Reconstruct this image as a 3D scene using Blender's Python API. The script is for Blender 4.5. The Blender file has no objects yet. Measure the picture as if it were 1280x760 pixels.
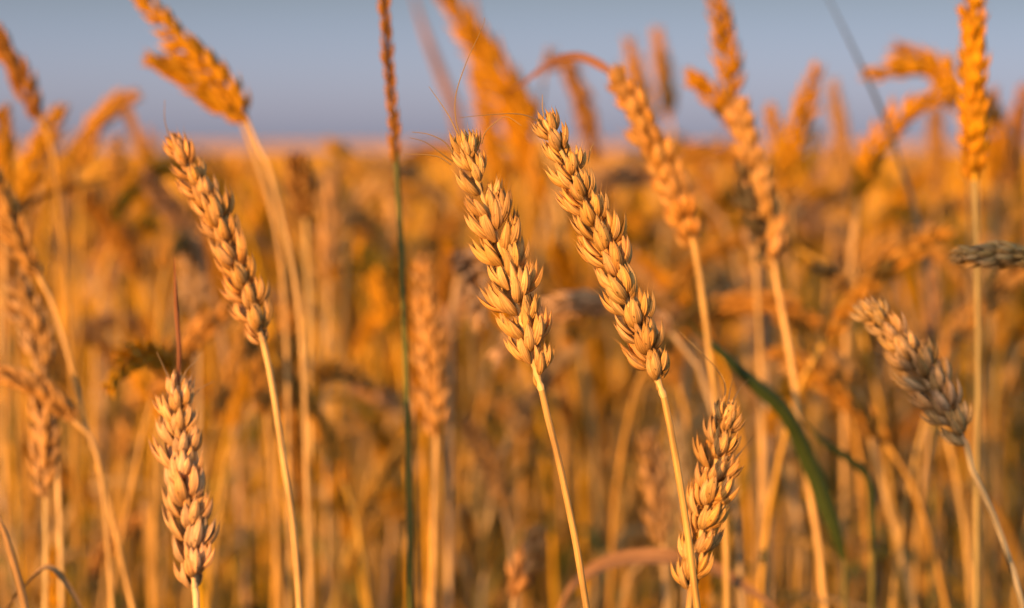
import bpy, math, random
import numpy as np
from mathutils import Matrix, Vector

SC = bpy.context.scene
COL = SC.collection
rnd = random.Random(11)
nrg = np.random.default_rng(5)

# ------------------------------------------------------------------ camera
F = 1280 * 85.0 / 36.0                # focal length in pixels of the 1280 px wide photograph
CAMZ = 0.86
HORIZON = 182.0
PITCH = math.atan((380 - HORIZON) / F)
FOCUS = 0.75
cam_d = bpy.data.cameras.new('camera')
cam = bpy.data.objects.new('camera', cam_d)
COL.objects.link(cam)
cam.location = (0, 0, CAMZ)
cam.rotation_euler = (math.pi / 2 - PITCH, 0, 0)
cam_d.lens = 85
cam_d.sensor_width = 36
cam_d.clip_start = 0.02
cam_d.clip_end = 4000
cam_d.dof.use_dof = True
cam_d.dof.focus_distance = FOCUS
cam_d.dof.aperture_fstop = 7.6
cam_d.dof.aperture_blades = 0
SC.camera = cam

# ------------------------------------------------------------------ light
SUN_AZ = math.radians(210)            # compass bearing of the sun, clockwise from +Y (behind the camera, to the left)
SUN_EL = math.radians(8.5)
SKY_LOW = (1.755, 1.401, 2.050)
SKY_HIGH = (1.074, 0.668, 0.652)
SKY_DOME = (6.6, 3.6, 1.9)
world = bpy.data.worlds.new('World')
SC.world = world
world.use_nodes = True
wn = world.node_tree
wn.nodes.clear()
w_out = wn.nodes.new('ShaderNodeOutputWorld')
w_bg = wn.nodes.new('ShaderNodeBackground')
w_sky = wn.nodes.new('ShaderNodeTexSky')
w_sky.sky_type = 'NISHITA'
w_sky.sun_disc = False
w_sky.sun_elevation = SUN_EL
w_sky.sun_rotation = SUN_AZ
w_sky.air_density = 1.0
w_sky.dust_density = 1.0
w_sky.ozone_density = 5.0
w_bg.inputs['Strength'].default_value = 0.12
# the pale violet dusk band low in the sky opposite the sun, by true elevation
w_tc = wn.nodes.new('ShaderNodeTexCoord')
w_sep = wn.nodes.new('ShaderNodeSeparateXYZ')
w_ramp = wn.nodes.new('ShaderNodeMapRange')
w_ramp.inputs[2].default_value = 0.065
w_mix = wn.nodes.new('ShaderNodeMix')
w_mix.data_type = 'RGBA'
w_mix.inputs[6].default_value = (*SKY_LOW, 1)
w_mix.inputs[7].default_value = (*SKY_HIGH, 1)
w_up = wn.nodes.new('ShaderNodeMapRange')
w_up.inputs[1].default_value = 0.065
w_up.inputs[2].default_value = 0.5
w_mix2 = wn.nodes.new('ShaderNodeMix')
w_mix2.data_type = 'RGBA'
w_mix2.inputs[7].default_value = (*SKY_DOME, 1)
wn.links.new(w_sep.outputs[2], w_up.inputs[0])
wn.links.new(w_up.outputs[0], w_mix2.inputs[0])
wn.links.new(w_mix.outputs[2], w_mix2.inputs[6])
w_mul = wn.nodes.new('ShaderNodeVectorMath')
w_mul.operation = 'MULTIPLY'
wn.links.new(w_tc.outputs['Generated'], w_sep.inputs[0])
wn.links.new(w_sep.outputs[2], w_ramp.inputs[0])
wn.links.new(w_ramp.outputs[0], w_mix.inputs[0])
wn.links.new(w_sky.outputs[0], w_mul.inputs[0])
wn.links.new(w_mix2.outputs[2], w_mul.inputs[1])
wn.links.new(w_mul.outputs[0], w_bg.inputs[0])
wn.links.new(w_bg.outputs[0], w_out.inputs[0])

sun_d = bpy.data.lights.new('sun', 'SUN')
sun_d.energy = 5.0
sun_d.angle = math.radians(0.6)
sun_d.color = (1.0, 0.495, 0.14)
sun = bpy.data.objects.new('sun', sun_d)
COL.objects.link(sun)
SUNV = Vector((math.sin(SUN_AZ) * math.cos(SUN_EL), math.cos(SUN_AZ) * math.cos(SUN_EL), math.sin(SUN_EL)))
sun.rotation_euler = SUNV.to_track_quat('Z', 'Y').to_euler()
sun.location = SUNV * 20

SC.view_settings.view_transform = 'Standard'
SC.view_settings.look = 'None'
SC.view_settings.gamma = 1
SC.view_settings.use_curve_mapping = False
SC.view_settings.exposure = 0.62
SC.cycles.use_denoising = True
SC.cycles.max_bounces = 10
SC.cycles.diffuse_bounces = 7
SC.cycles.sample_clamp_indirect = 6

cR = np.array((1.0, 0, 0))
cU = np.array((0, math.sin(PITCH), math.cos(PITCH)))
cF = np.array((0, math.cos(PITCH), -math.sin(PITCH)))
CP = np.array((0, 0, CAMZ))


def at(px, py, d):
    return CP + cR * ((px - 640) / F * d) + cU * ((380 - py) / F * d) + cF * d


# ------------------------------------------------------------------ materials
def straw_material(name, tips=False, leaf=False, rough=0.55, streak=26.0, dirt=0.35):
    """Dry straw: the object colour is the ripeness of the plant; fibre streaks, blotches and brown tips are its pattern."""
    m = bpy.data.materials.new(name)
    m.use_nodes = True
    nt = m.node_tree
    N, L = nt.nodes, nt.links
    N.clear()
    out = N.new('ShaderNodeOutputMaterial')
    bs = N.new('ShaderNodeBsdfPrincipled')
    bs.inputs['Roughness'].default_value = rough
    bs.inputs['Specular IOR Level'].default_value = 0.28
    info = N.new('ShaderNodeObjectInfo')
    uv = N.new('ShaderNodeUVMap')
    uv.uv_map = 'UVMap'
    mp = N.new('ShaderNodeMapping')
    mp.inputs['Scale'].default_value = (streak, 0.9 if tips else 1.3, 1)
    L.new(uv.outputs[0], mp.inputs[0])
    add = N.new('ShaderNodeVectorMath')
    add.operation = 'ADD'
    L.new(mp.outputs[0], add.inputs[0])
    rs = N.new('ShaderNodeMath')
    rs.operation = 'MULTIPLY'
    rs.inputs[1].default_value = 50
    L.new(info.outputs['Random'], rs.inputs[0])
    cx = N.new('ShaderNodeCombineXYZ')
    L.new(rs.outputs[0], cx.inputs[2])
    L.new(cx.outputs[0], add.inputs[1])
    fib = N.new('ShaderNodeTexNoise')
    fib.inputs['Scale'].default_value = 1.0
    fib.inputs['Detail'].default_value = 3
    L.new(add.outputs[0], fib.inputs['Vector'])
    rf = N.new('ShaderNodeMapRange')
    rf.inputs[1].default_value = 0.38 if tips else 0.3
    rf.inputs[2].default_value = 0.64 if tips else 0.7
    rf.inputs[3].default_value = 0.66 if tips else 0.72
    rf.inputs[4].default_value = 1.25 if tips else 1.18
    L.new(fib.outputs[0], rf.inputs[0])
    # slow blotches in object space
    tc = N.new('ShaderNodeTexCoord')
    bl = N.new('ShaderNodeTexNoise')
    bl.inputs['Scale'].default_value = 190 if tips else 60
    bl.inputs['Detail'].default_value = 4
    L.new(tc.outputs['Object'], bl.inputs['Vector'])
    rb = N.new('ShaderNodeMapRange')
    rb.inputs[1].default_value = 0.35
    rb.inputs[2].default_value = 0.72
    rb.inputs[3].default_value = 1.08
    rb.inputs[4].default_value = 1.08 - dirt
    L.new(bl.outputs[0], rb.inputs[0])
    # per piece value change
    rv = N.new('ShaderNodeMapRange')
    rv.inputs[3].default_value = 0.84
    rv.inputs[4].default_value = 1.14
    L.new(info.outputs['Random'], rv.inputs[0])
    m1 = N.new('ShaderNodeMath'); m1.operation = 'MULTIPLY'
    m2 = N.new('ShaderNodeMath'); m2.operation = 'MULTIPLY'
    L.new(rf.outputs[0], m1.inputs[0]); L.new(rb.outputs[0], m1.inputs[1])
    L.new(m1.outputs[0], m2.inputs[0]); L.new(rv.outputs[0], m2.inputs[1])
    col = N.new('ShaderNodeVectorMath'); col.operation = 'SCALE'
    L.new(info.outputs['Color'], col.inputs[0]); L.new(m2.outputs[0], col.inputs['Scale'])
    last = col.outputs[0]
    if tips:
        sep = N.new('ShaderNodeSeparateXYZ')
        L.new(uv.outputs[0], sep.inputs[0])
        # pale papery middle, browner base and dark withered point
        cr = N.new('ShaderNodeValToRGB')
        e = cr.color_ramp.elements
        e[0].position = 0.0; e[0].color = (0.80, 0.72, 0.60, 1)
        e[1].position = 1.0; e[1].color = (0.16, 0.09, 0.06, 1)
        for p, c in ((0.25, (0.98, 0.93, 0.85)), (0.6, (1.06, 1.03, 1.0)), (0.80, (0.92, 0.88, 0.85))):
            k = e.new(p); k.color = (*c, 1)
        wob = N.new('ShaderNodeMath'); wob.operation = 'MULTIPLY_ADD'
        wob.inputs[1].default_value = 0.75
        sh = N.new('ShaderNodeMath'); sh.operation = 'SUBTRACT'; sh.inputs[1].default_value = 0.55
        L.new(bl.outputs[0], sh.inputs[0])
        L.new(sh.outputs[0], wob.inputs[0]); L.new(sep.outputs[1], wob.inputs[2])
        L.new(wob.outputs[0], cr.inputs[0])
        mul = N.new('ShaderNodeMix'); mul.data_type = 'RGBA'; mul.blend_type = 'MULTIPLY'
        mul.inputs[0].default_value = 1.0
        L.new(last, mul.inputs[6]); L.new(cr.outputs[0], mul.inputs[7])
        last = mul.outputs[2]
        # raised ribs run from foot to point
        rib = N.new('ShaderNodeMath'); rib.operation = 'MULTIPLY'; rib.inputs[1].default_value = 2 * math.pi * 15
        L.new(sep.outputs[0], rib.inputs[0])
        rsn = N.new('ShaderNodeMath'); rsn.operation = 'SINE'
        L.new(rib.outputs[0], rsn.inputs[0])
        rmr = N.new('ShaderNodeMapRange')
        rmr.inputs[1].default_value = -1.0; rmr.inputs[2].default_value = 0.2
        rmr.inputs[3].default_value = 0.85; rmr.inputs[4].default_value = 1.06
        L.new(rsn.outputs[0], rmr.inputs[0])
        rcl = N.new('ShaderNodeVectorMath'); rcl.operation = 'SCALE'
        L.new(last, rcl.inputs[0]); L.new(rmr.outputs[0], rcl.inputs['Scale'])
        last = rcl.outputs[0]
        # every husk its own shade, from pinkish paper to amber where the grain shows through
        fl = N.new('ShaderNodeMath'); fl.operation = 'FLOOR'
        L.new(sep.outputs[0], fl.inputs[0])
        fa = N.new('ShaderNodeMath'); fa.operation = 'ADD'
        L.new(fl.outputs[0], fa.inputs[0]); L.new(rs.outputs[0], fa.inputs[1])
        wh = N.new('ShaderNodeTexWhiteNoise'); wh.noise_dimensions = '1D'
        L.new(fa.outputs[0], wh.inputs['W'])
        hc = N.new('ShaderNodeValToRGB')
        hc.color_ramp.elements[0].color = (0.98, 0.84, 0.55, 1)
        hc.color_ramp.elements[1].color = (1.04, 1.02, 1.10, 1)
        L.new(wh.outputs['Value'], hc.inputs[0])
        # small mould specks
        sp = N.new('ShaderNodeTexNoise')
        sp.inputs['Scale'].default_value = 700
        sp.inputs['Detail'].default_value = 2
        L.new(tc.outputs['Object'], sp.inputs['Vector'])
        sr = N.new('ShaderNodeMapRange')
        sr.inputs[1].default_value = 0.66; sr.inputs[2].default_value = 0.74
        sr.inputs[3].default_value = 1.0; sr.inputs[4].default_value = 0.35
        L.new(sp.outputs[0], sr.inputs[0])
        hs = N.new('ShaderNodeVectorMath'); hs.operation = 'SCALE'
        L.new(hc.outputs[0], hs.inputs[0]); L.new(sr.outputs[0], hs.inputs['Scale'])
        mu2 = N.new('ShaderNodeMix'); mu2.data_type = 'RGBA'; mu2.blend_type = 'MULTIPLY'
        mu2.inputs[0].default_value = 1.0
        L.new(last, mu2.inputs[6]); L.new(hs.outputs[0], mu2.inputs[7])
        last = mu2.outputs[2]
    L.new(last, bs.inputs['Base Color'])
    bp = N.new('ShaderNodeBump')
    bp.inputs['Strength'].default_value = 0.6
    bp.inputs['Distance'].default_value = 0.00009 if tips else 0.0006
    L.new(rsn.outputs[0] if tips else fib.outputs[0], bp.inputs['Height'])
    L.new(bp.outputs[0], bs.inputs['Normal'])
    tr = N.new('ShaderNodeBsdfTranslucent')
    L.new(last, tr.inputs[0])
    mx = N.new('ShaderNodeMixShader')
    mx.inputs[0].default_value = 0.3 if leaf else (0.22 if tips else 0.04)
    L.new(bs.outputs[0], mx.inputs[1]); L.new(tr.outputs[0], mx.inputs[2])
    L.new(mx.outputs[0], out.inputs[0])
    return m


M_STEM = straw_material('straw_stem', rough=0.5, streak=9.0, dirt=0.42)
M_HULL = straw_material('wheat_hull', tips=True, rough=0.62, streak=15.0, dirt=0.42)
M_LEAF = straw_material('dry_leaf', leaf=True, rough=0.6, streak=16.0, dirt=0.4)
M_AWN = straw_material('awn', rough=0.6, streak=2.0, dirt=0.2)


def simple_material(name, c1, c2, scale, rough=0.9):
    m = bpy.data.materials.new(name)
    m.use_nodes = True
    nt = m.node_tree
    bs = nt.nodes['Principled BSDF']
    bs.inputs['Roughness'].default_value = rough
    tc = nt.nodes.new('ShaderNodeTexCoord')
    nz = nt.nodes.new('ShaderNodeTexNoise')
    nz.inputs['Scale'].default_value = scale
    nz.inputs['Detail'].default_value = 6
    cr = nt.nodes.new('ShaderNodeValToRGB')
    cr.color_ramp.elements[0].position = 0.35
    cr.color_ramp.elements[0].color = (*c1, 1)
    cr.color_ramp.elements[1].position = 0.68
    cr.color_ramp.elements[1].color = (*c2, 1)
    nt.links.new(tc.outputs['Object'], nz.inputs['Vector'])
    nt.links.new(nz.outputs[0], cr.inputs[0])
    nt.links.new(cr.outputs[0], bs.inputs['Base Color'])
    return m


M_SOIL = simple_material('soil', (0.06, 0.042, 0.025), (0.16, 0.11, 0.06), 9.0)

# ------------------------------------------------------------------ mesh helpers: everything is a list of (points, uv) grids


def build_mesh(name, grids, mat, smooth=True):
    vs, us, qs, off = [], [], [], 0
    for P, U in grids:
        n, m = P.shape[:2]
        vs.append(P.reshape(-1, 3)); us.append(U.reshape(-1, 2))
        idx = np.arange(n * m).reshape(n, m) + off
        q = np.stack([idx[:-1, :-1], idx[:-1, 1:], idx[1:, 1:], idx[1:, :-1]], -1).reshape(-1, 4)
        qs.append(q)
        off += n * m
    V = np.concatenate(vs).astype(np.float32)
    U = np.concatenate(us).astype(np.float32)
    Q = np.concatenate(qs).astype(np.int32)
    me = bpy.data.meshes.new(name)
    me.vertices.add(len(V))
    me.vertices.foreach_set('co', V.ravel())
    me.loops.add(Q.size)
    me.loops.foreach_set('vertex_index', Q.ravel())
    me.polygons.add(len(Q))
    me.polygons.foreach_set('loop_start', np.arange(0, Q.size, 4, dtype=np.int32))
    me.polygons.foreach_set('loop_total', np.full(len(Q), 4, dtype=np.int32))
    me.polygons.foreach_set('use_smooth', np.full(len(Q), smooth))
    me.update(calc_edges=True)
    lay = me.uv_layers.new(name='UVMap')
    lay.data.foreach_set('uv', U[Q.ravel()].ravel())
    me.materials.append(mat)
    return me


def xf(grids, M):
    """move a list of grids by a 4x4 numpy matrix"""
    R, T = M[:3, :3], M[:3, 3]
    return [(P @ R.T + T, U) for P, U in grids]


def spline(pts, n):
    """Catmull-Rom through pts, n samples evenly spaced along the length"""
    P = np.array(pts, float)
    P = np.vstack([2 * P[0] - P[1], P, 2 * P[-1] - P[-2]])
    out = []
    for i in range(1, len(P) - 2):
        p0, p1, p2, p3 = P[i - 1:i + 3]
        t = np.linspace(0, 1, 24, endpoint=False)[:, None]
        out.append(0.5 * (2 * p1 + (p2 - p0) * t + (2 * p0 - 5 * p1 + 4 * p2 - p3) * t ** 2 + (-p0 + 3 * p1 - 3 * p2 + p3) * t ** 3))
    out.append(P[-2][None])
    C = np.vstack(out)
    s = np.r_[0, np.cumsum(np.linalg.norm(np.diff(C, axis=0), axis=1))]
    q = np.linspace(0, s[-1], n)
    return np.stack([np.interp(q, s, C[:, k]) for k in range(3)], 1), s[-1]


def frames(C, ref=None):
    T = np.gradient(C, axis=0)
    T /= np.linalg.norm(T, axis=1)[:, None]
    a = np.array(ref if ref is not None else (1.0, 0.3, 0.2), float)
    A = np.zeros_like(T)
    for i, t in enumerate(T):
        a = a - t * (a @ t)
        a /= np.linalg.norm(a)
        A[i] = a
    return T, A, np.cross(T, A)


def tube(C, r, m=10, flat=1.0, ref=None, vscale=30.0):
    T, A, B = frames(C, ref)
    r = np.broadcast_to(np.asarray(r, float), (len(C),))
    ph = np.linspace(0, 2 * np.pi, m + 1)
    P = C[:, None] + (A[:, None] * np.cos(ph)[None, :, None] + B[:, None] * np.sin(ph)[None, :, None] * flat) * r[:, None, None]
    s = np.r_[0, np.cumsum(np.linalg.norm(np.diff(C, axis=0), axis=1))]
    U = np.stack(np.broadcast_arrays(ph[None] / (2 * np.pi), s[:, None] * vscale), -1)
    return (P, U)


def ribbon(C, w, ref, curl=0.35, twist=0.0, m=6, thick=0.00025):
    """a leaf blade with a folded midrib, two skins"""
    T, A, B = frames(C, ref)
    n = len(C)
    a = np.linspace(0, twist, n)[:, None]
    A, B = A * np.cos(a) + B * np.sin(a), B * np.cos(a) - A * np.sin(a)
    u = np.linspace(-1, 1, m)
    w = np.broadcast_to(np.asarray(w, float), (n,))
    out = []
    for sgn in (1, -1):
        P = C[:, None] + A[:, None] * (u[None, :, None] * w[:, None, None]) + B[:, None] * ((np.abs(u) ** 1.5)[None, :, None] * w[:, None, None] * curl + sgn * thick * (1 - u[None, :, None] ** 2))
        U = np.stack(np.broadcast_arrays((u[None] + 1) / 2, np.linspace(0, 3, n)[:, None]), -1)
        out.append((P, U))
    return out


def rot(axis, a):
    return np.array(Matrix.Rotation(a, 4, axis))


def trans(x, y, z):
    M = np.eye(4)
    M[:3, 3] = (x, y, z)
    return M


def profile(s, belly, sharp):
    """outline of a husk: quick swell to the belly, long taper to the point"""
    a = sharp * belly / (1 - belly)
    p = np.maximum(s, 0) ** a * np.maximum(1 - s, 0) ** sharp
    return p / (belly ** a * (1 - belly) ** sharp)


def hull(L, W, T, n=11, m=12, beak=0.0, belly=0.37, keel=0.14, curve=0.075, sharp=0.95):
    """one husk: a plump boat, long axis Z, bulging to +X, coming to a beak"""
    s = np.linspace(0, 1, n) ** 1.0
    wid = np.maximum(profile(s, belly, sharp), 0.34 * (1 - s) ** 4)
    wid[-1] = 0.02
    z = s * L
    if beak > 0:
        s = np.r_[s, 1.0]
        z = np.r_[z, L + beak]
        wid[-1] = 0.05
        wid = np.r_[wid, 0.012]
    ph = np.linspace(0, 2 * np.pi, m + 1) + np.pi
    c, si = np.cos(ph), np.sin(ph)
    front = np.where(c > 0, 1.0, 0.45)
    ridge = 1 + keel * np.exp(-(np.arctan2(si, c) / 0.35) ** 2)
    X = wid[:, None] * T * c * front * ridge
    Y = wid[:, None] * W * si
    bow = curve * L * (np.sin(np.pi * np.clip(s, 0, 1)) - 0.55 * s ** 2)
    X = X + bow[:, None]
    Z = np.broadcast_to(z[:, None], X.shape)
    P = np.stack([X, Y, Z], -1)
    U = np.stack(np.broadcast_arrays((ph[None] - np.pi) / (2 * np.pi), (z / z[-1])[:, None]), -1)
    return (P, U)


def shell(L, W, T, n=12, m=13, beak=0.0, belly=0.39, arc=105, curve=0.075, lift=0.0, keel=0.24, lean=0.0, sharp=0.92):
    """a glume: a stiff open scale with a keel and a rim of real thickness"""
    s = np.linspace(0, 1, n)
    wid = np.maximum(profile(s, belly, sharp), 0.34 * (1 - s) ** 3)
    wid[-1] = 0.05
    z = s * L
    if beak > 0:
        s = np.r_[s, 1.0]; z = np.r_[z, L + beak]; wid = np.r_[wid, 0.015]
    ph = np.radians(np.linspace(-arc, arc, m))
    c, si = np.cos(ph), np.sin(ph)
    ridge = 1 + keel * np.exp(-((ph - lean) / 0.22) ** 2)
    skins = []
    for g in (1.0, 0.88):
        X = wid[:, None] * T * c * ridge * g
        Y = wid[:, None] * W * si * g
        bow = curve * L * (np.sin(np.pi * s) - 0.6 * s ** 2) + lift * s ** 2
        skins.append(np.stack([X + bow[:, None], Y, np.broadcast_to(z[:, None], X.shape)], -1))
    U = np.stack(np.broadcast_arrays((ph[None] + np.pi) / (2 * np.pi), (z / z[-1])[:, None]), -1)
    o, i = skins
    g = [(o, U), (i[:, ::-1], U[:, ::-1])]
    for j in (0, -1):
        E = np.stack([o[:, j], i[:, j]], 1)
        EU = np.stack([U[:, j], U[:, j]], 1)
        g.append((E, EU) if j == 0 else (E[:, ::-1], EU))
    return g


def spikelet(r, hi=True, size=1.0, florets=4):
    """grids of one spikelet, metres; X outward from the rachis, Y sideways, Z along the ear"""
    mm = 0.001
    g = []

    def put(gr, x, y, z, roll, pitch, fan):
        j = lambda a: math.radians(a + r.uniform(-6, 6))
        M = trans(x * mm, y * mm, z * mm) @ rot('X', -j(fan)) @ rot('Y', j(pitch)) @ rot('Z', j(roll))
        k = len(g)
        g.extend((Pq, Uq * (.98, 1) + (k + .01, 0)) for Pq, Uq in xf(gr, M))
    n, m = (11, 12) if hi else (5, 6)
    whisk = lambda: (r.uniform(0.8, 2.2) if r.random() < .6 else r.uniform(2.2, 4.5)) * mm
    for s in (-1, 1):                       # the two glumes clasp the spikelet from both sides
        L = r.uniform(8.8, 10.2) * mm
        bk = r.uniform(0.6, 2.2) * mm
        p = r.uniform(8, 18)
        if hi:
            put(shell(L, 1.85 * mm, 1.45 * mm, beak=bk, lift=r.uniform(0, .9) * mm, belly=r.uniform(.36, .43)), 0.4, s * 1.6, 0.2, s * 66, p, s * 17)
        put([hull(L * .97, 1.7 * mm, 1.3 * mm, n, m, beak=bk * .6)], 0.5, s * 1.4, 0.3, s * 62, p + 2, s * 15)
    for s in (-1, 1):                       # the two big florets gape outward
        L = r.uniform(10.2, 12.0) * mm
        bk = whisk()
        p = r.uniform(19, 31)
        put([hull(L, 1.6 * mm, 1.4 * mm, n, m, beak=bk, belly=r.uniform(.34, .40))], 1.2, s * 0.9, 1.3, s * 44, p, s * 16)
        if hi:
            put(shell(L * .99, 1.85 * mm, 1.6 * mm, beak=bk, arc=78, lift=r.uniform(0.2, 1.6) * mm), 1.3, s * 0.95, 1.2, s * 46, p + 2, s * 17)
    if florets >= 3:
        for q in range(2 if florets > 3 else 1):
            L = r.uniform(9.4, 11.0) * mm
            y, p, ro = r.uniform(-.9, .9), r.uniform(24, 38) - 12 * q, r.uniform(-30, 30)
            bk = whisk()
            put([hull(L, 1.5 * mm, 1.3 * mm, n, m, beak=bk)], 1.7 - q * .5, y, 2.6 + q, ro, p, y * 14)
            if hi:
                put(shell(L * .97, 1.72 * mm, 1.5 * mm, beak=.8 * mm, arc=72, lift=r.uniform(.2, 1.4) * mm), 1.8 - q * .5, y, 2.5 + q, ro, p + 2, y * 14)
    if florets >= 4:                        # the upper florets stand close along the rachis
        for y in (-1.5, 1.4):
            L = r.uniform(8.2, 10.0) * mm
            put([hull(L, 1.35 * mm, 1.15 * mm, n, m, beak=r.uniform(.4, 2.2) * mm)], 0.6, y, 3.8, y * 40, r.uniform(6, 18), y * 9)
    return [(P * size, U) for P, U in g]


SPK_HI_G = [spikelet(random.Random(100 + i), True, 1.0, 4 if i % 4 else 3) for i in range(9)]
SPK_LO_G = [spikelet(random.Random(200 + i), False, 1.0, 4 if i % 2 else 3) for i in range(5)]
SPK_HI = [build_mesh('spikelet', g, M_HULL) for g in SPK_HI_G]
# small sterile spikelets sit at the foot of the ear
STERILE = build_mesh('spikelet', shell(.0066, .0015, .0012, beak=.0005, arc=120)
                     + xf([hull(.0062, .0012, .0010, beak=.0003)], trans(-.0003, 0, .0004)), M_HULL)

# ------------------------------------------------------------------ object helpers


def link(name, me, parent=None, color=None, M=None):
    o = bpy.data.objects.new(name, me)
    COL.objects.link(o)
    if parent is not None:
        o.parent = parent
    if M is not None:
        o.matrix_basis = Matrix(M.tolist()) if isinstance(M, np.ndarray) else M
    if color is not None:
        o.color = (*color, 1)
    return o


def root_at(name, loc, label, cat, group=None):
    o = bpy.data.objects.new(name, None)
    o.empty_display_size = 0.02
    COL.objects.link(o)
    o.location = loc
    o['label'] = label
    o['category'] = cat
    if group:
        o['group'] = group
    return o


def jitter(c, r, a=0.06):
    v = 1 + r.uniform(-a, a)
    return (c[0] * v, c[1] * v * (1 + r.uniform(-a, a) * .5), c[2] * v * (1 + r.uniform(-a, a)))


def ear_slots(C_pts, roll, r, base_bare=0.0, scale=1.0, spacing=0.0039):
    """where each spikelet of an ear sits: list of (matrix, relative height) and the rachis curve"""
    C, Ln = spline(C_pts, 60)
    n = max(10, int(round((Ln - base_bare) / (spacing * scale))))
    view = np.array((1.0, 0, 0)) * math.cos(roll) + np.array((0, -1.0, 0)) * math.sin(roll)
    T, A, B = frames(C, view)
    slots = []
    for k in range(n):
        f = (base_bare / Ln) + (1 - base_bare / Ln) * (k / (n - 1)) * 0.93
        i = f * 59
        i0 = min(int(i), 58)
        t = i - i0
        p = C[i0] * (1 - t) + C[i0 + 1] * t
        T_, A_ = T[i0], A[i0]
        X = A_ * (1 if k % 2 else -1)
        Y = np.cross(T_, X)
        h = k / (n - 1)
        sc = scale * (0.80 + 0.20 * min(1, h / 0.15)) * (1 - 0.36 * max(0, (h - 0.6) / 0.4)) * r.uniform(0.88, 1.08)
        M = np.eye(4)
        M[:3, 0], M[:3, 1], M[:3, 2], M[:3, 3] = X, Y, T_, p + X * 0.0005
        M = M @ rot('Z', math.radians(r.uniform(-20, 20))) @ rot('Y', math.radians(r.uniform(-9, 8) - 7 * max(0, h - .8) * 5)) @ rot('X', math.radians(r.uniform(-9, 9)))
        M[:3, :3] *= sc
        slots.append((M, h))
    # the end spikelet stands straight on top, turned a quarter
    M = np.eye(4)
    X = B[-1]
    M[:3, 0], M[:3, 1], M[:3, 2], M[:3, 3] = X, np.cross(T[-1], X), T[-1], C[-1] - T[-1] * 0.006 - X * .0018
    M[:3, :3] *= 0.78 * scale
    slots.append((M, 1.0))
    return C, slots


def rachis_grids(C, base_r=0.00105):
    n = len(C)
    r = np.linspace(base_r, 0.0006, n) * (1 + 0.22 * np.sin(np.arange(n) * 2.1))
    return [tube(C, r, 8)]


def awn_mesh(pts, r0=0.00023):
    C, _ = spline(pts, 28)
    return build_mesh('awn', [tube(C, np.linspace(r0, r0 * .35, 28), 6)], M_AWN)


# ripeness of whole plants (real reflectances of straw)
PALE = (0.78, 0.50, 0.18)
GOLD = (0.60, 0.32, 0.05)
AMBER = (0.70, 0.36, 0.006)
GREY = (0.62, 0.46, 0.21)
RUST = (0.40, 0.17, 0.06)
GREEN = (0.055, 0.085, 0.018)
OLIVE = (0.17, 0.16, 0.04)


def to_ground(last, nxt, r):
    """extra points from the lowest point in the picture down to the soil"""
    d = (last - nxt)
    d = d / max(1e-6, abs(d[2]))
    z = last[2]
    a = last + d * 0.30 * z
    b = np.array((a[0] + d[0] * 0.12 * z, a[1] + d[1] * .12 * z + r.uniform(-.01, .01), z * 0.32))
    c = np.array((b[0] + d[0] * 0.04 * z, b[1], -0.004))
    return [c, b, a]


def wheat(label, stem, ear, d, tint=GOLD, roll=0.5, hi=True, dtip=0.0, stem_tint=None, r_stem=0.00118, bare=0.0,
          ear_scale=1.0, sterile=0, awns=(), leaves=(), seed=None, group=None, spacing=0.0039, dstem=0.0):
    """a wheat plant from points read off the photograph at distance d: stem top to bottom, ear base to tip"""
    r = random.Random(seed if seed is not None else hash((stem[0], ear[-1])) & 0xffff)
    ne = len(ear)
    E = [at(x, y, d + dtip * i / (ne - 1)) for i, (x, y) in enumerate(ear)]
    S = [at(x, y, d + dstem * (i + 1) / len(stem)) for i, (x, y) in enumerate(stem)]
    low = to_ground(S[-1], S[-2] if len(S) > 1 else E[0], r)
    path = low + S[::-1] + [E[0]]
    base = np.array((path[0][0], path[0][1], 0.0))
    root = root_at('wheat_plant', base, label, 'wheat', group)
    path = [p - base for p in path]
    E = [p - base for p in E]
    C, Ln = spline(path, 90)
    s = np.linspace(0, 1, 90)
    ph = r.uniform(0, 6)
    C = C + np.stack([np.sin(s * 34 + ph) + .6 * np.sin(s * 83 + ph * 2), np.sin(s * 29 - ph), 0 * s], 1) * .00035 * np.sin(np.pi * s)[:, None] ** .5
    rad = r_stem * (1.35 - 0.42 * s)
    for f in (0.22, 0.48):            # culm joints
        rad = rad * (1 + 0.35 * np.exp(-((s - f) / 0.006) ** 2))
    st = link('stem', build_mesh('stem', [tube(C, rad, 12)], M_STEM), root, jitter(stem_tint or ((.60, .36, .13) if tint == AMBER else (.66, .37, .10) if tint == PALE else tint), r))
    Cr, slots = ear_slots(E, roll, r, bare, ear_scale, spacing)
    if hi:
        er = link('ear', build_mesh('ear', rachis_grids(Cr), M_STEM), root, tint)
        for k, (M, h) in enumerate(slots):
            me = STERILE if k < sterile else SPK_HI[r.randrange(len(SPK_HI))]
            link('spikelet', me, er, jitter(tint, r, .07), M)
        for pts in awns:
            link('awn', awn_mesh([at(x, y, dd) - base for x, y, dd in pts]), er, tuple(c * .42 for c in tint))
    else:
        gr = rachis_grids(Cr)
        for M, h in slots:
            gr = gr + xf(SPK_LO_G[r.randrange(5)], M)
        er = link('ear', build_mesh('ear', gr, M_HULL), root, jitter(tint, r))
    for lf in leaves:
        pts, w, col = lf[:3]
        Cl, _ = spline([at(x, y, dd) - base for x, y, dd in pts], 30)
        q = np.linspace(0, 1, 30)
        link('leaf', build_mesh('leaf', ribbon(Cl, w * np.clip((1 - q ** 3), .04, 1) * np.clip(.35 + q * 4, 0, 1), lf[3] if len(lf) > 3 else (1, .2, .3), 0.4, r.uniform(-.6, .9)), M_LEAF), root, col)
    return root


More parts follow.
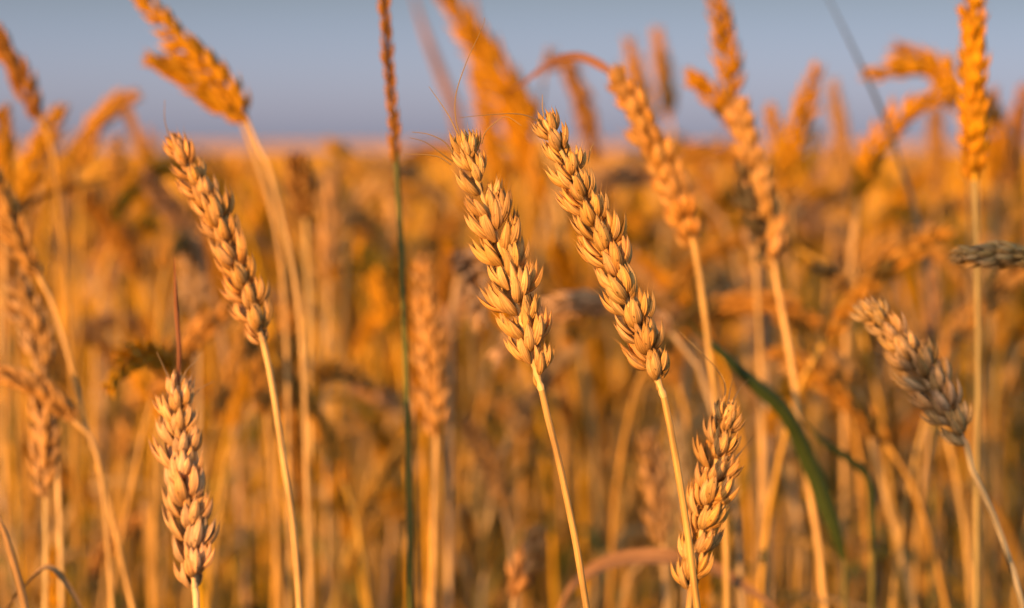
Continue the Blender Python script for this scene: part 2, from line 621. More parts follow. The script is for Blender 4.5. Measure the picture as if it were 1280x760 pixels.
# ------------------------------------------------------------------ ground
def sheet(name, xs, ys, zf, mat):
    X, Y = np.meshgrid(xs, ys)
    Z = zf(X, Y)
    P = np.stack([X, Y, Z], -1)
    U = np.stack([X, Y], -1)
    o = link(name, build_mesh(name, [(P, U)], mat))
    o['kind'] = 'structure'
    return o


def axis(a, b, n):
    t = np.linspace(-1, 1, n)
    v = np.sign(t) * np.abs(t) ** 3
    return (v + 1) / 2 * (b - a) + a


def soil_z(X, Y):
    return 0.012 * np.sin(X * 9.1 + 2 * np.sin(Y * 3.3)) * np.sin(Y * 7.7) - 0.012 + 0.0 * X


sheet('ground', axis(-1500, 1500, 161), axis(-1500, 1500, 161), soil_z, M_SOIL)


# ------------------------------------------------------------------ the sharp ears in front
wheat('sharp golden wheat ear with one long hair-like awn rising straight from its tip',
      [(682, 512), (700, 580), (718, 668), (733, 762)], [(677, 488), (657, 420), (637, 345), (614, 275), (592, 215), (577, 178)],
      0.75, PALE, roll=0.30, sterile=1, seed=3, bare=.001, r_stem=.00112,
      awns=[[(578, 176, .75), (570, 150, .75), (570, 118, .75), (583, 78, .75), (603, 34, .752), (606, 22, .752)],
            [(568, 196, .75), (556, 178, .748), (536, 168, .746), (515, 165, .745)],
            [(566, 202, .75), (552, 192, .748), (532, 178, .746), (512, 172, .745)],
            [(564, 206, .75), (548, 196, .749), (525, 193, .747), (505, 193, .746)],
            [(602, 180, .75), (607, 165, .749), (622, 151, .748), (634, 146, .747), (652, 157, .746)],
            [(573, 170, .75), (560, 143, .752), (536, 108, .755)]])
wheat('sharp wheat ear with plump grains, the longest in focus, awns curling left',
      [(834, 516), (846, 582), (860, 672), (873, 764)], [(830, 497), (804, 426), (777, 360), (748, 290), (714, 214), (680, 150)],
      0.75, PALE, roll=0.9, sterile=1, seed=8, bare=.0015, r_stem=.00118, spacing=.0043,
      awns=[[(672, 152, .75), (660, 145, .748), (640, 142, .746), (605, 144, .743), (575, 147, .741)],
            [(680, 146, .75), (678, 134, .75), (678, 118, .75)],
            [(735, 205, .75), (738, 188, .751), (743, 178, .752)]])
wheat('nearly sharp upright wheat ear low in the picture, crossed by a bright stem in front',
      [(862, 752), (858, 790)], [(864, 738), (872, 690), (884, 630), (897, 568), (909, 512)],
      0.783, PALE, roll=1.0, seed=21,
      awns=[[(905, 508, .783), (906, 480, .797), (893, 458, .80), (850, 415, .81)],
            [(915, 505, .783), (924, 487, .797), (936, 474, .80)],
            [(918, 575, .783), (930, 560, .797), (942, 545, .80)],
            [(910, 505, .783), (913, 485, .797), (917, 470, .797)]])
wheat('slightly soft wheat ear leaning left, its tip just touching the skyline',
      [(338, 470), (350, 550), (366, 660), (375, 762)], [(329, 428), (313, 380), (287, 312), (252, 240), (218, 180)],
      0.825, (.74, .45, .17), roll=0.95, seed=31, r_stem=.00125,
      awns=[[(212, 172, .825), (206, 150, .828), (206, 125, .83)]])
wheat('pale soft wheat ear standing upright under a thin reddish dry blade',
      [(245, 752), (247, 800)], [(243, 735), (238, 680), (230, 610), (225, 545), (222, 482)],
      0.81, (0.82, 0.56, 0.29), roll=0.75, ear_scale=1.12, spacing=.0036, seed=41,
      awns=[[(226, 478, .81), (234, 462, .81), (248, 447, .813), (252, 440, .813)], [(232, 510, .81), (248, 488, .81), (268, 476, .813)],
            [(216, 486, .81), (206, 462, .81), (196, 440, .813)]],
      leaves=[([(223, 482, .812), (225, 440, .812), (221, 385, .812), (218, 320, .812)], .0011, (.34, .13, .05), (.6, .8, .1))])
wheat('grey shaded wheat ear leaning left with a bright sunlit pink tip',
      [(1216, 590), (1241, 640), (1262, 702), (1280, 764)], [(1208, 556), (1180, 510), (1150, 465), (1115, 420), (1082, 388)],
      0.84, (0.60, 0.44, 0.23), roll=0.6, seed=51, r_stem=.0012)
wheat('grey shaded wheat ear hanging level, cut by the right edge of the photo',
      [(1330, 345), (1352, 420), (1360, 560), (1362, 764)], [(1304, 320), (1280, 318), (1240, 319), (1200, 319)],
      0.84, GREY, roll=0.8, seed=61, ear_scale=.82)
wheat('orange wheat ear leaning left, a dark pink dry blade arching off its tip',
      [(874, 345), (886, 430), (896, 520), (905, 640), (908, 764)], [(868, 308), (850, 258), (824, 198), (796, 140), (766, 92)],
      0.97, (0.70, 0.40, 0.11), roll=1.1, seed=71, r_stem=.00125,
      leaves=[([(770, 100, .975), (756, 85, .98), (722, 70, .99), (690, 76, 1.0), (655, 102, 1.01), (632, 118, 1.02)], .0019, (.32, .15, .09), (.2, .2, 1))])
wheat('thick soft wheat ear below a darker ear whose foot meets its tip',
      [(978, 390), (990, 460), (1002, 560), (1022, 680), (1032, 764)], [(968, 336), (955, 280), (938, 210), (922, 130)],
      1.03, (0.70, 0.42, 0.14), roll=0.4, seed=81, r_stem=.00135, ear_scale=1.05)
wheat('tall orange wheat ear standing bolt upright, cut by the top edge',
      [(1219, 260), (1222, 380), (1222, 560), (1220, 764)], [(1218, 226), (1217, 160), (1216, 80), (1214, -45)],
      0.97, AMBER, roll=1.2, ear_scale=.90, spacing=.0037, seed=91, stem_tint=(.40, .30, .10))

# ------------------------------------------------------------------ softer plants behind them, each as the photograph has it
P = lambda *a, **k: wheat(*a, hi=False, **{'spacing': .0035, 'r_stem': .00102, **k})
P('dark amber ear pointing straight up out of the top edge above a soft ear',
  [(925, 150), (935, 260), (950, 420), (960, 764)], [(920, 125), (908, 60), (893, -20)], 1.12, AMBER, roll=.5)
P('short amber ear tip poking up left beside the dark amber upright ear',
  [(935, 190), (945, 300), (950, 480), (952, 764)], [(922, 160), (896, 122), (866, 98)], 1.12, AMBER, roll=.9)
P('big orange wheat ear leaning out of the top left with its stem bright below it',
  [(322, 182), (338, 215), (356, 290), (376, 420), (390, 764)], [(309, 152), (275, 100), (225, 50), (168, -12)], 1.03, AMBER, roll=.5)
P('lower orange ear lying against the big leaning one like a second finger',
  [(320, 200), (345, 290), (358, 420), (362, 764)], [(302, 152), (268, 122), (228, 92), (185, 74)], 1.08, AMBER, roll=.9)
P('brown orange ear slanting up against the sky at the left edge',
  [(66, 190), (78, 300), (90, 480), (98, 764)], [(50, 148), (32, 108), (10, 68), (-18, 30)], 1.12, (.50, .25, .04), roll=.7)
P('fuzzy amber ear leaning right just below the skyline at the far left',
  [(8, 300), (-2, 420), (-8, 764)], [(20, 260), (42, 205), (62, 160), (76, 134)], 1.25, AMBER, roll=.2)
P('amber ear standing upright half cut by the left edge',
  [(4, 290), (6, 420), (8, 764)], [(3, 262), (3, 200), (2, 138)], 1.18, AMBER, roll=.2)
P('hazy ear bent over to the right beneath the skyline with a drooping brown blade',
  [(100, 260), (98, 400), (96, 764)], [(101, 212), (112, 170), (135, 138), (168, 118)], 1.35, GOLD, roll=.3,
  leaves=[([(150, 128, 1.35), (162, 146, 1.35), (170, 168, 1.35), (182, 205, 1.35)], .0032, (.35, .17, .05))])
P('soft ear slanting down to the right near the left edge with a long bright stem',
  [(62, 372), (84, 440), (112, 545), (140, 650), (166, 764)], [(48, 345), (28, 305), (4, 255), (-20, 210)], .98, (.68, .40, .12), roll=.8)
P('pinched soft ear standing over a crosswise ear by the left edge',
  [(62, 492), (70, 560), (78, 764)], [(58, 470), (50, 430), (36, 390), (22, 352)], 1.0, (.72, .46, .20), roll=.4)
P('crosswise ear dangling in front of two upright ears by the left edge',
  [(112, 545), (128, 610), (140, 764)], [(92, 526), (62, 498), (30, 478), (-6, 462)], .96, (.64, .38, .13), roll=1.2)
P('plump blurred ear on a straight stem low beside the left edge',
  [(57, 640), (57, 690), (56, 764)], [(57, 622), (55, 570), (52, 515), (48, 470)], .96, (.74, .48, .20), roll=.4)
P('amber ear slanting up right behind the pale ear, stems crossing like an X',
  [(184, 520), (168, 590), (150, 680), (136, 764)], [(190, 500), (212, 460), (244, 418), (284, 385)], 1.08, (.60, .33, .08), roll=.6)
P('blurred ear seen end on like a pale knot on top of its stem',
  [(383, 300), (386, 440), (388, 764)], [(381, 270), (378, 240), (374, 212), (372, 198)], 1.2, (.74, .47, .18), roll=.3, dtip=-.05, ear_scale=1.05)
P('blurred pale pink ear standing straight beside the knot shaped ear',
  [(410, 380), (408, 480), (408, 764)], [(411, 350), (412, 300), (411, 225)], 1.32, (.66, .44, .22), roll=.7, ear_scale=1.15)
P('blurred ear arched over like a hook, its inside dark',
  [(432, 330), (424, 450), (420, 764)], [(436, 290), (448, 250), (474, 236), (492, 262), (488, 318)], 1.45, (.64, .42, .18), roll=.7)
P('long blurred ear hanging vertically in the middle beside a thin green grass stalk',
  [(545, 570), (543, 640), (539, 764)], [(545, 545), (540, 480), (534, 400), (528, 322)], 1.07, (.68, .41, .14), roll=.5, r_stem=.0014)
P('thick out of focus amber ear slanting across the sky, upper of a crossing pair',
  [(690, 210), (716, 380), (742, 560), (752, 764)], [(672, 165), (640, 112), (590, 42), (545, -25)], 1.40, AMBER, roll=.5, ear_scale=1.45, r_stem=.002)
P('thick out of focus amber ear slanting across the sky, lower of a crossing pair',
  [(690, 300), (700, 450), (706, 764)], [(682, 250), (655, 180), (620, 110), (586, 50)], 1.45, AMBER, roll=.9, ear_scale=1.4, r_stem=.002)
P('hanging out of focus amber ear between the two sharp ears and the skyline',
  [(632, 330), (640, 500), (640, 764)], [(628, 262), (618, 200), (602, 130), (590, 90)], 1.5, AMBER, roll=.9, ear_scale=1.1)
P('hooked amber ear drooping down right above the longest sharp ear',
  [(655, 330), (652, 500), (650, 764)], [(680, 92), (694, 76), (712, 92), (730, 136), (744, 196)], 1.42, (.56, .29, .05), roll=.4)
P('blurred amber ear leaning steeply, left of a twin pair against the sky',
  [(818, 200), (830, 340), (838, 764)], [(812, 168), (800, 110), (786, 52)], 1.5, AMBER, roll=.4)
P('blurred amber ear standing straighter, right of a twin pair against the sky',
  [(842, 190), (850, 340), (856, 764)], [(838, 150), (830, 96), (820, 40)], 1.55, AMBER, roll=.8)
P('amber ear arching up right from a curved stem toward the tall upright ear',
  [(1066, 310), (1058, 400), (1052, 764)], [(1072, 250), (1086, 200), (1120, 152), (1160, 124), (1196, 112)], 1.18, AMBER, roll=.4, r_stem=.0014)
P('stubby amber ear lying level in the sky with a dark underside',
  [(1215, 180), (1222, 330), (1225, 764)], [(1200, 120), (1178, 88), (1140, 84), (1085, 92)], 1.22, AMBER, roll=1.2)
P('stubby amber ear right above the level one, sloping down to the tall upright ear',
  [(1210, 200), (1214, 330), (1216, 764)], [(1196, 140), (1182, 105), (1152, 76), (1118, 58)], 1.3, AMBER, roll=.2)
P('bright amber ear tip leaning right against the sky above a tangle of stems',
  [(968, 300), (964, 450), (962, 764)], [(978, 240), (992, 180), (1006, 130), (1022, 84)], 1.25, AMBER, roll=.2)
P('small amber ear tip standing left of the bright leaning tip',
  [(988, 300), (992, 450), (994, 764)], [(984, 240), (976, 190), (962, 138)], 1.4, AMBER, roll=.9)
P('pale pinkish ear fading into the sky right of the bright leaning tip',
  [(1062, 290), (1068, 420), (1070, 764)], [(1060, 240), (1052, 170), (1040, 104)], 1.55, (.62, .38, .14), roll=.9)
P('pinkish blurred ear standing between the arching ear and the tall upright ear',
  [(1170, 290), (1172, 420), (1174, 764)], [(1170, 250), (1170, 190), (1168, 128)], 1.6, (.60, .34, .10), roll=.4)
P('blurred ear peeking out right of the tall upright ear',
  [(1242, 280), (1240, 420), (1238, 764)], [(1242, 230), (1244, 170), (1238, 118)], 1.35, AMBER, roll=.6)
P('pink tipped blurred ear at the right edge leaning to the right',
  [(1262, 280), (1258, 420), (1256, 764)], [(1264, 230), (1270, 170), (1282, 108)], 1.5, (.62, .32, .09), roll=.6)
P('low arched ear curving down right in front of the tall stem at the right',
  [(1062, 400), (1056, 520), (1052, 764)], [(1075, 335), (1100, 308), (1140, 300), (1176, 316), (1206, 350)], 1.3, (.62, .37, .12), roll=.4)
P('bent pale ear folded over to the left on a long slanting stem',
  [(1082, 520), (1104, 610), (1126, 690), (1143, 764)], [(1070, 488), (1050, 464), (1020, 452), (988, 462)], 1.12, (.64, .40, .15), roll=.5, r_stem=.0015)
P('pinkish blurred ear low behind the stem of the longest sharp ear',
  [(830, 700), (832, 764)], [(829, 680), (822, 620), (810, 545)], 1.08, (.66, .42, .20), roll=.4)
P('whitish blurred ear low between two bright stems',
  [(858, 660), (860, 764)], [(856, 630), (852, 590), (846, 530)], 1.25, (.60, .50, .36), roll=.8)
P('fallen blurred ear leaning right at the bottom of the picture',
  [(640, 764), (630, 820)], [(642, 748), (655, 715), (670, 672)], 1.02, (.64, .38, .16), roll=.5)
P('blurred pale pinkish ear just behind the middle of the slightly soft ear',
  [(246, 420), (248, 560), (250, 764)], [(245, 396), (243, 350), (240, 300)], 1.25, (.64, .46, .30), roll=.5)
P('dim ear hiding behind the bright stem under the slightly soft ear',
  [(338, 560), (345, 660), (350, 764)], [(334, 520), (325, 470), (316, 425)], 1.12, (.54, .30, .08), roll=.5, r_stem=.0014)


# ------------------------------------------------------------------ single stems, blades and grasses
def blade(name, label, cat, pts, w, col, ref, twist=.5, foot=None, curl=.4):
    """a leaf blade on its own thin culm that reaches the soil"""
    A = [at(*p) for p in pts]
    foot = A[0] if foot is None else at(*foot)
    base = np.array((foot[0], foot[1], 0.0))
    root = root_at(name, base, label, cat)
    C, _ = spline([p - base for p in A], 44)
    q = np.linspace(0, 1, 44)
    link('leaf', build_mesh('leaf', ribbon(C, w * np.clip(1 - q ** 4, .03, 1) * np.clip(.4 + q * 3, 0, 1), ref, curl, twist), M_LEAF), root, col)
    p0 = A[0] - base
    S, _ = spline([(0, 0, -.004), (p0[0] * .4, p0[1] * .4, p0[2] * .5), tuple(p0)], 30)
    link('stem', build_mesh('stem', [tube(S, .0011, 8)], M_STEM), root, (.17, .15, .04) if name == 'grass_plant' else (.36, .24, .07))
    return root


blade('grass_plant', 'dark green blade slanting down right across the wheat behind the low sharp ear', 'grass',
      [(1056, 700, 1.03), (1040, 648, 1.025), (1018, 588, 1.02), (986, 518, 1.01), (944, 478, 1.0), (900, 437, .99), (858, 400, .98)], .0042, (.075, .11, .02), (1, .1, .6), .9, foot=(1075, 764, 1.05))
blade('grass_plant', 'thin dark green blade branching right below the broad green blade', 'grass',
      [(1090, 690, 1.03), (1088, 604, 1.03), (1062, 574, 1.02), (1030, 552, 1.01), (1000, 520, 1.0)], .0019, GREEN, (.5, .2, 1), .6)
blade('wheat_plant', 'dark brown dry blade lying across the ears below the skyline at the left', 'wheat',
      [(18, 400, 1.2), (24, 300, 1.2), (40, 256, 1.2), (90, 236, 1.2), (140, 222, 1.2), (176, 212, 1.2)], .0042, (.16, .09, .025), (.1, .3, 1), .2)
blade('wheat_plant', 'curled grey dry blade folded over near the bottom left corner', 'wheat',
      [(6, 764, .86), (30, 735, .86), (52, 713, .86), (66, 713, .86), (86, 736, .86), (106, 768, .86)], .0021, (.50, .30, .13), (.5, .9, .3), .9)
blade('wheat_plant', 'broad orange brown dry blade arching over at the bottom beside the low sharp ear', 'wheat',
      [(690, 790, 1.0), (716, 738, 1.0), (760, 706, .99), (820, 697, .98), (880, 706, .98), (940, 740, .98), (980, 770, .98)], .0040, (.42, .22, .10), (.1, .8, .6), .5)
blade('wheat_plant', 'pink brown bit of dry blade hanging in the sky left of the thick crossing ears', 'wheat',
      [(585, 260, 1.6), (572, 150, 1.6), (555, 100, 1.6), (532, 40, 1.6), (512, -20, 1.6)], .0042, (.42, .22, .13), (1, .2, .1), .3)
blade('wheat_plant', 'short pink brown blade end cut by the top edge above the thick crossing ears', 'wheat',
      [(612, 220, 1.7), (604, 100, 1.7), (598, 45, 1.7), (588, -25, 1.7)], .0048, (.40, .20, .11), (1, .2, .1), .3)
blade('grass_plant', 'long grey green stalk slanting through the sky left of the arching ear', 'grass',
      [(1168, 420, 1.15), (1152, 290, 1.15), (1128, 205, 1.15), (1100, 130, 1.15), (1060, 45, 1.15), (1020, -30, 1.15)], .0030, (.16, .16, .12), (.6, 1, .1), .2)
blade('wheat_plant', 'bare bright stem crossing the bottom left corner', 'wheat',
      [(36, 785, .84), (24, 730, .84), (6, 668, .84), (-14, 620, .84)], .0014, (.62, .36, .14), (1, .1, .1), .1, curl=.9)
blade('grass_plant', 'olive blade rising right out of the gap under the first sharp ear', 'grass',
      [(596, 735, 1.25), (612, 672, 1.25), (640, 610, 1.25), (684, 545, 1.25)], .0030, (.16, .12, .04), (1, .4, .2), .5)


def grass_spike():
    """couch grass: a thin green culm with a slim jointed spike"""
    pts = [(513, 764, .93), (512, 640, .93), (508, 480, .93), (501, 300, .93), (494, 190, .93)]
    A = [at(*p) for p in pts]
    base = np.array((A[0][0], A[0][1], 0.0))
    root = root_at('grass_plant', base, 'thin dark green grass stalk with a slim orange spike cut by the top edge', 'grass')
    A = [p - base for p in A]
    S, _ = spline([(0.0, 0, -.004), (.0, 0, .35)] + A, 80)
    link('stem', build_mesh('stem', [tube(S, .00115, 10)], M_STEM), root, (.12, .13, .02))
    E = [at(x, y, .93) - base for x, y in ((496, 215), (491, 140), (484, 60), (478, -40))]
    C, L = spline(E, 60)
    T, X, B = frames(C, (1, .4, 0))
    gr = [tube(C, .0007, 8)]
    r = random.Random(4)
    for k in range(24):
        i = int(2 + k * 56 / 24)
        s = 1 if k % 2 else -1
        for fan in (-13, 0, 13):
            M = np.eye(4)
            M[:3, 0], M[:3, 1], M[:3, 2], M[:3, 3] = X[i] * s, np.cross(T[i], X[i] * s), T[i], C[i]
            M = M @ rot('X', math.radians(fan + r.uniform(-4, 4))) @ rot('Y', math.radians(13 + r.uniform(-4, 4)))
            gr += xf([hull(.0085, .0009, .0008, 7, 6, beak=.0012)], M)
    link('spike', build_mesh('spike', gr, M_HULL), root, (.44, .22, .045))


grass_spike()


# ------------------------------------------------------------------ the crop behind: single plants, then one mass
def crop_form(kind, r):
    """mesh parts of one ordinary plant, foot at the origin, leaning towards +X"""
    H = r.uniform(.74, .84)
    lean = r.uniform(.02, .17)
    pts, ang, p = [], 0.0, np.zeros(3)
    n = 60
    Ls = H + .085
    bend = {'upright': r.uniform(.05, .45), 'nodding': r.uniform(.8, 1.5), 'hooked': r.uniform(2.0, 2.7)}[kind]
    start = {'upright': .8, 'nodding': .80, 'hooked': .82}[kind]
    for i in range(n):
        f = i / (n - 1)
        pts.append(p.copy())
        ang = lean * f * 1.5 + bend * max(0, (f - start) / (1 - start)) ** 1.3
        p = p + np.array((math.sin(ang), 0.02 * math.sin(f * 5), math.cos(ang))) * Ls / (n - 1)
    pts = np.array(pts)
    k = int(n * H / Ls)
    C, _ = spline(pts[:k + 1:4].tolist() + [pts[k]], 40)
    s = np.linspace(0, 1, 40)
    rad = .00125 * (1.35 - .42 * s) * (1 + .35 * np.exp(-((s - .5) / .01) ** 2))
    parts = {'stem': build_mesh('stem', [tube(C, rad, 7)], M_STEM)}
    Cr, slots = ear_slots(pts[k:].tolist(), r.uniform(0, 1.5), r, 0, r.uniform(.95, 1.12))
    gr = rachis_grids(Cr)
    for M, h in slots:
        gr = gr + xf(SPK_LO_G[r.randrange(5)], M)
    parts['ear'] = build_mesh('ear', gr, M_HULL)
    a = r.uniform(0, 6.28)
    h0 = r.uniform(.40, .60)
    i = int(n * h0 / Ls)
    dr = np.array((math.cos(a), math.sin(a), 0))
    q = pts[i]
    up = r.uniform(.03, .09)
    Cl, _ = spline([q, q + dr * .02 + (0, 0, up * .8), q + dr * .06 + (0, 0, up), q + dr * .10 + (0, 0, up * .4), q + dr * r.uniform(.10, .15) - (0, 0, r.uniform(.02, .1))], 22)
    t = np.linspace(0, 1, 22)
    # the withered flag leaf below the ear
    i2 = int(n * r.uniform(.70, .84) * H / Ls)
    b = r.uniform(0, 6.28)
    d2 = np.array((math.cos(b), math.sin(b), 0)); q2 = pts[i2]; u2 = r.uniform(-.01, .05)
    C2, _ = spline([q2, q2 + d2 * .015 + (0, 0, u2), q2 + d2 * .05 + (0, 0, u2 * .9), q2 + d2 * .08 - (0, 0, .03), q2 + d2 * r.uniform(.06, .11) - (0, 0, r.uniform(.05, .13))], 22)
    t = np.linspace(0, 1, 22)
    parts['flag_leaf'] = build_mesh('flag_leaf', ribbon(C2, r.uniform(.0022, .004) * np.clip(1 - t ** 3, .05, 1) * np.clip(.4 + 3 * t, 0, 1), np.cross(d2, (0, 0, 1)), .6, r.uniform(-3, 3)), M_LEAF)
    parts['leaf'] = build_mesh('leaf', ribbon(Cl, r.uniform(.0025, .0045) * np.clip(1 - t ** 3, .05, 1) * np.clip(.4 + 3 * t, 0, 1), np.cross(dr, (0, 0, 1)), .5, r.uniform(-2, 2)), M_LEAF)
    return parts, H


FORMS = [(k, *crop_form(k, random.Random(700 + 9 * i + j))) for i, (k, c) in enumerate((('upright', 6), ('nodding', 6), ('hooked', 4))) for j in range(c)]
LABELS = {'upright': ('blurred wheat plant with a straight upright ear in the dense crop behind', 'upright plants of the blurred crop'),
          'nodding': ('blurred wheat plant with its ear nodding sideways in the dense crop behind', 'nodding plants of the blurred crop'),
          'hooked': ('blurred wheat plant with its ear hooked right over in the dense crop behind', 'hooked plants of the blurred crop')}
TINTS = [GOLD, AMBER, AMBER, (.66, .39, .12), (.60, .32, .05), (.62, .44, .26), (.60, .40, .22), (.50, .30, .06)]
LEAF_TINTS = [(.54, .31, .09), (.52, .34, .14), (.44, .25, .06), (.28, .22, .05), (.10, .115, .022)]


def sky_gap(px):
    """highest picture row a crop plant may reach at column px (the photograph has open sky there)"""
    return 150 if px < 190 else 192 if 325 < px < 470 else 180 if px < 560 else 165 if px < 760 else 138


def crop_plant(x, y, form, rz, sc, r):
    kind, parts, H = form
    o = root_at('wheat_plant', (x, y, 0), LABELS[kind][0], 'wheat', LABELS[kind][1])
    o.rotation_euler = (0, 0, rz)
    o.scale = (sc, sc, sc)
    tint = jitter(r.choice(TINTS), r, .10)
    for nm, me in parts.items():
        link(nm, me, o, jitter(r.choice(LEAF_TINTS), r) if 'leaf' in nm else jitter(tint, r, .04))
    return o


r = random.Random(77)
placed = []
tries = 0
while len(placed) < 238 and tries < 20000:
    tries += 1
    y = math.sqrt(r.uniform(1.06 ** 2, 2.1 ** 2))
    px = r.uniform(-40, 1320)
    x = (px - 640) / F * y
    if any((x - a) ** 2 + (y - b) ** 2 < .022 ** 2 for a, b in placed):
        continue
    form = FORMS[r.randrange(len(FORMS))]
    top = max(v.co.z for v in form[1]['ear'].vertices) if 'top' not in form[1] else 0
    want = sky_gap(px) + (abs(r.gauss(0, 1)) * 110 if r.random() < .40 else r.uniform(0, 430)) * 1.4 / y      # picture row of the top
    if y < 1.32 and want < 270:
        want += r.uniform(60, 200)
    sc = (CAMZ + (HORIZON - want) / F * y) / top
    if sc < .70:
        continue
    placed.append((x, y))
    crop_plant(x, y, form, r.uniform(0, 6.283), sc, r)


def mass(name, bands, seed):
    """the uncountable rest of the field: low detail plants in one mesh"""
    g = np.random.default_rng(seed)
    grids_v, grids_q, grids_u, off = [], [], [], 0
    for (X, Y, H, segs, rings) in bands:
        n = len(X)
        m = 5
        ph = np.linspace(0, 2 * np.pi, m + 1)
        lean = g.uniform(0, .10, n)
        az = g.uniform(0, 2 * np.pi, n)
        bend = np.abs(g.normal(.3, .9, n)).clip(0, 2.4)
        tot = 3 + rings
        h = np.r_[np.linspace(0, 1, 3) * (H.mean() - .01), 0 * np.arange(rings)]
        P = np.zeros((n, tot, m + 1, 3))
        # axis of each plant: three stem rings, then the ear
        ax = np.zeros((n, tot, 3)); rr = np.zeros((n, tot))
        for i in range(3):
            f = i / 2
            ax[:, i, 0] = np.cos(az) * lean * H * f ** 1.5
            ax[:, i, 1] = np.sin(az) * lean * H * f ** 1.5
            ax[:, i, 2] = H * f
            rr[:, i] = .0013
        cur = ax[:, 2].copy()
        for i in range(rings):
            f = i / (rings - 1)
            a = lean + bend * f ** .8
            step = .086 / (rings - 1)
            d = np.stack([np.cos(az) * np.sin(a), np.sin(az) * np.sin(a), np.cos(a)], -1)
            if i:
                cur = cur + d * step
            ax[:, 3 + i] = cur
            rr[:, 3 + i] = .0068 * (np.sin(np.pi * (.10 + .84 * f)) ** .6) * (1 + (.22 if i % 2 else -.12))
        ca, sa = np.cos(az), np.sin(az)
        e1 = np.stack([-sa, ca, 0 * sa], -1)
        T = np.gradient(ax, axis=1)
        T /= np.linalg.norm(T, axis=2)[..., None] + 1e-9
        e2 = np.cross(T, e1[:, None])
        P = ax[:, :, None] + rr[:, :, None, None] * (e1[:, None, None] * np.cos(ph)[None, None, :, None] + e2[:, :, None] * np.sin(ph)[None, None, :, None])
        P[..., 0] += X[:, None, None]; P[..., 1] += Y[:, None, None]
        idx = np.arange(n * tot * (m + 1)).reshape(n, tot, m + 1) + off
        Q = np.stack([idx[:, :-1, :-1], idx[:, :-1, 1:], idx[:, 1:, 1:], idx[:, 1:, :-1]], -1).reshape(-1, 4)
        off += n * tot * (m + 1)
        U = np.stack(np.broadcast_arrays(ph[None, None] / 6.283 + g.uniform(0, 9, n)[:, None, None], np.linspace(0, 1, tot)[None, :, None] * 2), -1)
        grids_v.append(P.reshape(-1, 3)); grids_q.append(Q); grids_u.append(U.reshape(-1, 2))
    V = np.concatenate(grids_v).astype(np.float32); Q = np.concatenate(grids_q).astype(np.int32); U = np.concatenate(grids_u).astype(np.float32)
    me = bpy.data.meshes.new(name)
    me.vertices.add(len(V)); me.vertices.foreach_set('co', V.ravel())
    me.loops.add(Q.size); me.loops.foreach_set('vertex_index', Q.ravel())
    me.polygons.add(len(Q))
    me.polygons.foreach_set('loop_start', np.arange(0, Q.size, 4, dtype=np.int32))
    me.polygons.foreach_set('loop_total', np.full(len(Q), 4, dtype=np.int32))
    me.polygons.foreach_set('use_smooth', np.ones(len(Q), bool))
    me.update(calc_edges=True)
    me.uv_layers.new(name='UVMap').data.foreach_set('uv', U[Q.ravel()].ravel())
    me.materials.append(M_STEM)
    o = link(name, me, None, (.62, .31, .018))
    o['kind'] = 'stuff'
    o['label'] = 'blurred mass of ripe wheat reaching back to the skyline'
    o['category'] = 'wheat crop'
    return o


g = np.random.default_rng(3)


def wedge(y0, y1, density, spread):
    n = int(spread * (y1 ** 2 - y0 ** 2) * density)
    y = np.sqrt(g.uniform(y0 ** 2, y1 ** 2, n))
    x = g.uniform(-1, 1, n) * spread * y
    return x, y


bands = []
x, y = wedge(2.05, 7, 360, .34)
bands.append((x, y, np.minimum(g.normal(.68, .07, len(x)), .77), 3, 9))
x, y = wedge(7, 22, 80, .34)
bands.append((x, y, np.minimum(g.normal(.71, .035, len(x)), .77), 3, 5))
x, y = wedge(60, 300, 1.3, .34)
bands.append((x, y, np.minimum(g.normal(.735, .03, len(x)), .775), 3, 4))
x, y = wedge(22, 60, 14, .34)
bands.append((x, y, np.minimum(g.normal(.73, .03, len(x)), .775), 3, 4))
# the same crop beside and behind the photographer, who stands in a trampled gap
n = 4200
x = g.uniform(-3.4, 2.0, n); y = g.uniform(-3.0, 2.4, n)
keep = ((x < -.24 * np.maximum(y, 0) - .46) | (y < -.55)) & (np.hypot(x, y) > .5)
bands.append((x[keep], y[keep], np.minimum(g.normal(.66, .04, keep.sum()), .70), 3, 7))
mass('wheat_field', bands, 9)


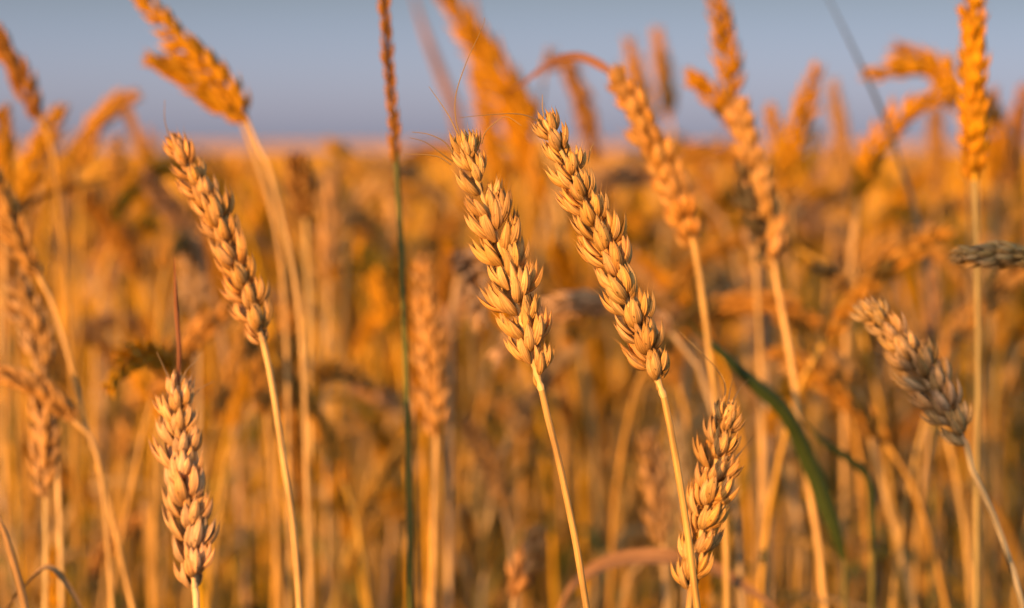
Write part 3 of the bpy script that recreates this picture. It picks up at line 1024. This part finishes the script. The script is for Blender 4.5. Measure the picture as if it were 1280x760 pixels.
def beside(name, ears, s):
    """wheat added out of view, set toward the low sun to shade two of the ears"""
    rr = random.Random(12)
    gr = []
    sv = np.array(SUNV)
    for stem, ear, d, sc in ears:
        E = [at(x, y, d) + sv * s for x, y in ear]
        S = [at(x, y, d) + sv * s for x, y in stem]
        Cs, _ = spline(to_ground(S[-1], S[-2], rr) + S[::-1] + [E[0]], 50)
        gr.append(tube(Cs, .0015, 7))
        Cr, slots = ear_slots(E, .7, rr, 0, sc, .0036)
        gr += rachis_grids(Cr)
        for M, h in slots:
            gr += xf(SPK_LO_G[rr.randrange(5)], M)
    o = link(name, build_mesh(name, gr, M_HULL), None, GOLD)
    o['kind'] = 'stuff'
    o['label'] = 'unseen ripe wheat added to cast shade on two ears'
    o['category'] = 'wheat crop'


beside('shade_wheat', [  # unseen plants added only to throw shade on the two grey ears
    ([(1216, 590), (1241, 640), (1262, 702), (1280, 764)], [(1214, 562), (1184, 516), (1160, 482), (1146, 462)], .84, 1.3),
    ([(1184, 330), (1172, 420), (1164, 560), (1160, 764)], [(1192, 320), (1230, 318), (1270, 318), (1306, 321)], .84, 1.25)], .56)


def weeds(name, n, seed, lo, hi, col, label, droop):
    """rank green and olive blades low between the wheat stems"""
    q = np.random.default_rng(seed)
    y = np.sqrt(q.uniform(1.15 ** 2, 4.5 ** 2, n)); x = q.uniform(-.3, .3, n) * y
    H = q.uniform(lo, hi, n); a = q.uniform(0, 6.283, n); ln = q.uniform(.03, .20, n); w = q.uniform(.0018, .0042, n)
    t = np.linspace(0, 1, 8)
    ca, sa = np.cos(a), np.sin(a)
    grids = []
    for i in range(n):
        ax = np.stack([x[i] + ca[i] * ln[i] * t ** 2.2, y[i] + sa[i] * ln[i] * t ** 2.2, H[i] * (t - droop * ln[i] / .2 * t ** 4)], 1)
        ww = w[i] * np.clip(1 - t ** 3, .05, 1)
        side = np.array((-sa[i], ca[i], 0))
        fold = np.array((ca[i], sa[i], .3)) * .35
        cols = [ax - side * ww[:, None], ax - fold * ww[:, None], ax + side * ww[:, None]]
        U = np.stack(np.broadcast_arrays(np.array((0, .5, 1.0))[None] + i % 17, t[:, None] * 3), -1)
        grids.append((np.stack(cols, 1), U))
    o = link(name, build_mesh(name, grids, M_LEAF), None, col)
    o['kind'] = 'stuff'
    o['label'] = label
    o['category'] = label.split(' ')[1]


weeds('weeds', 2600, 8, .36, .70, (.075, .068, .012), 'olive weeds low between the wheat stems, darkened to imitate shaded gaps', .25)  # weeds added in a dark colour that imitates shade between the stems
weeds('dry_leaves', 1300, 5, .50, .84, (.46, .25, .07), 'dry leaves hanging tangled between the wheat stems', .45)
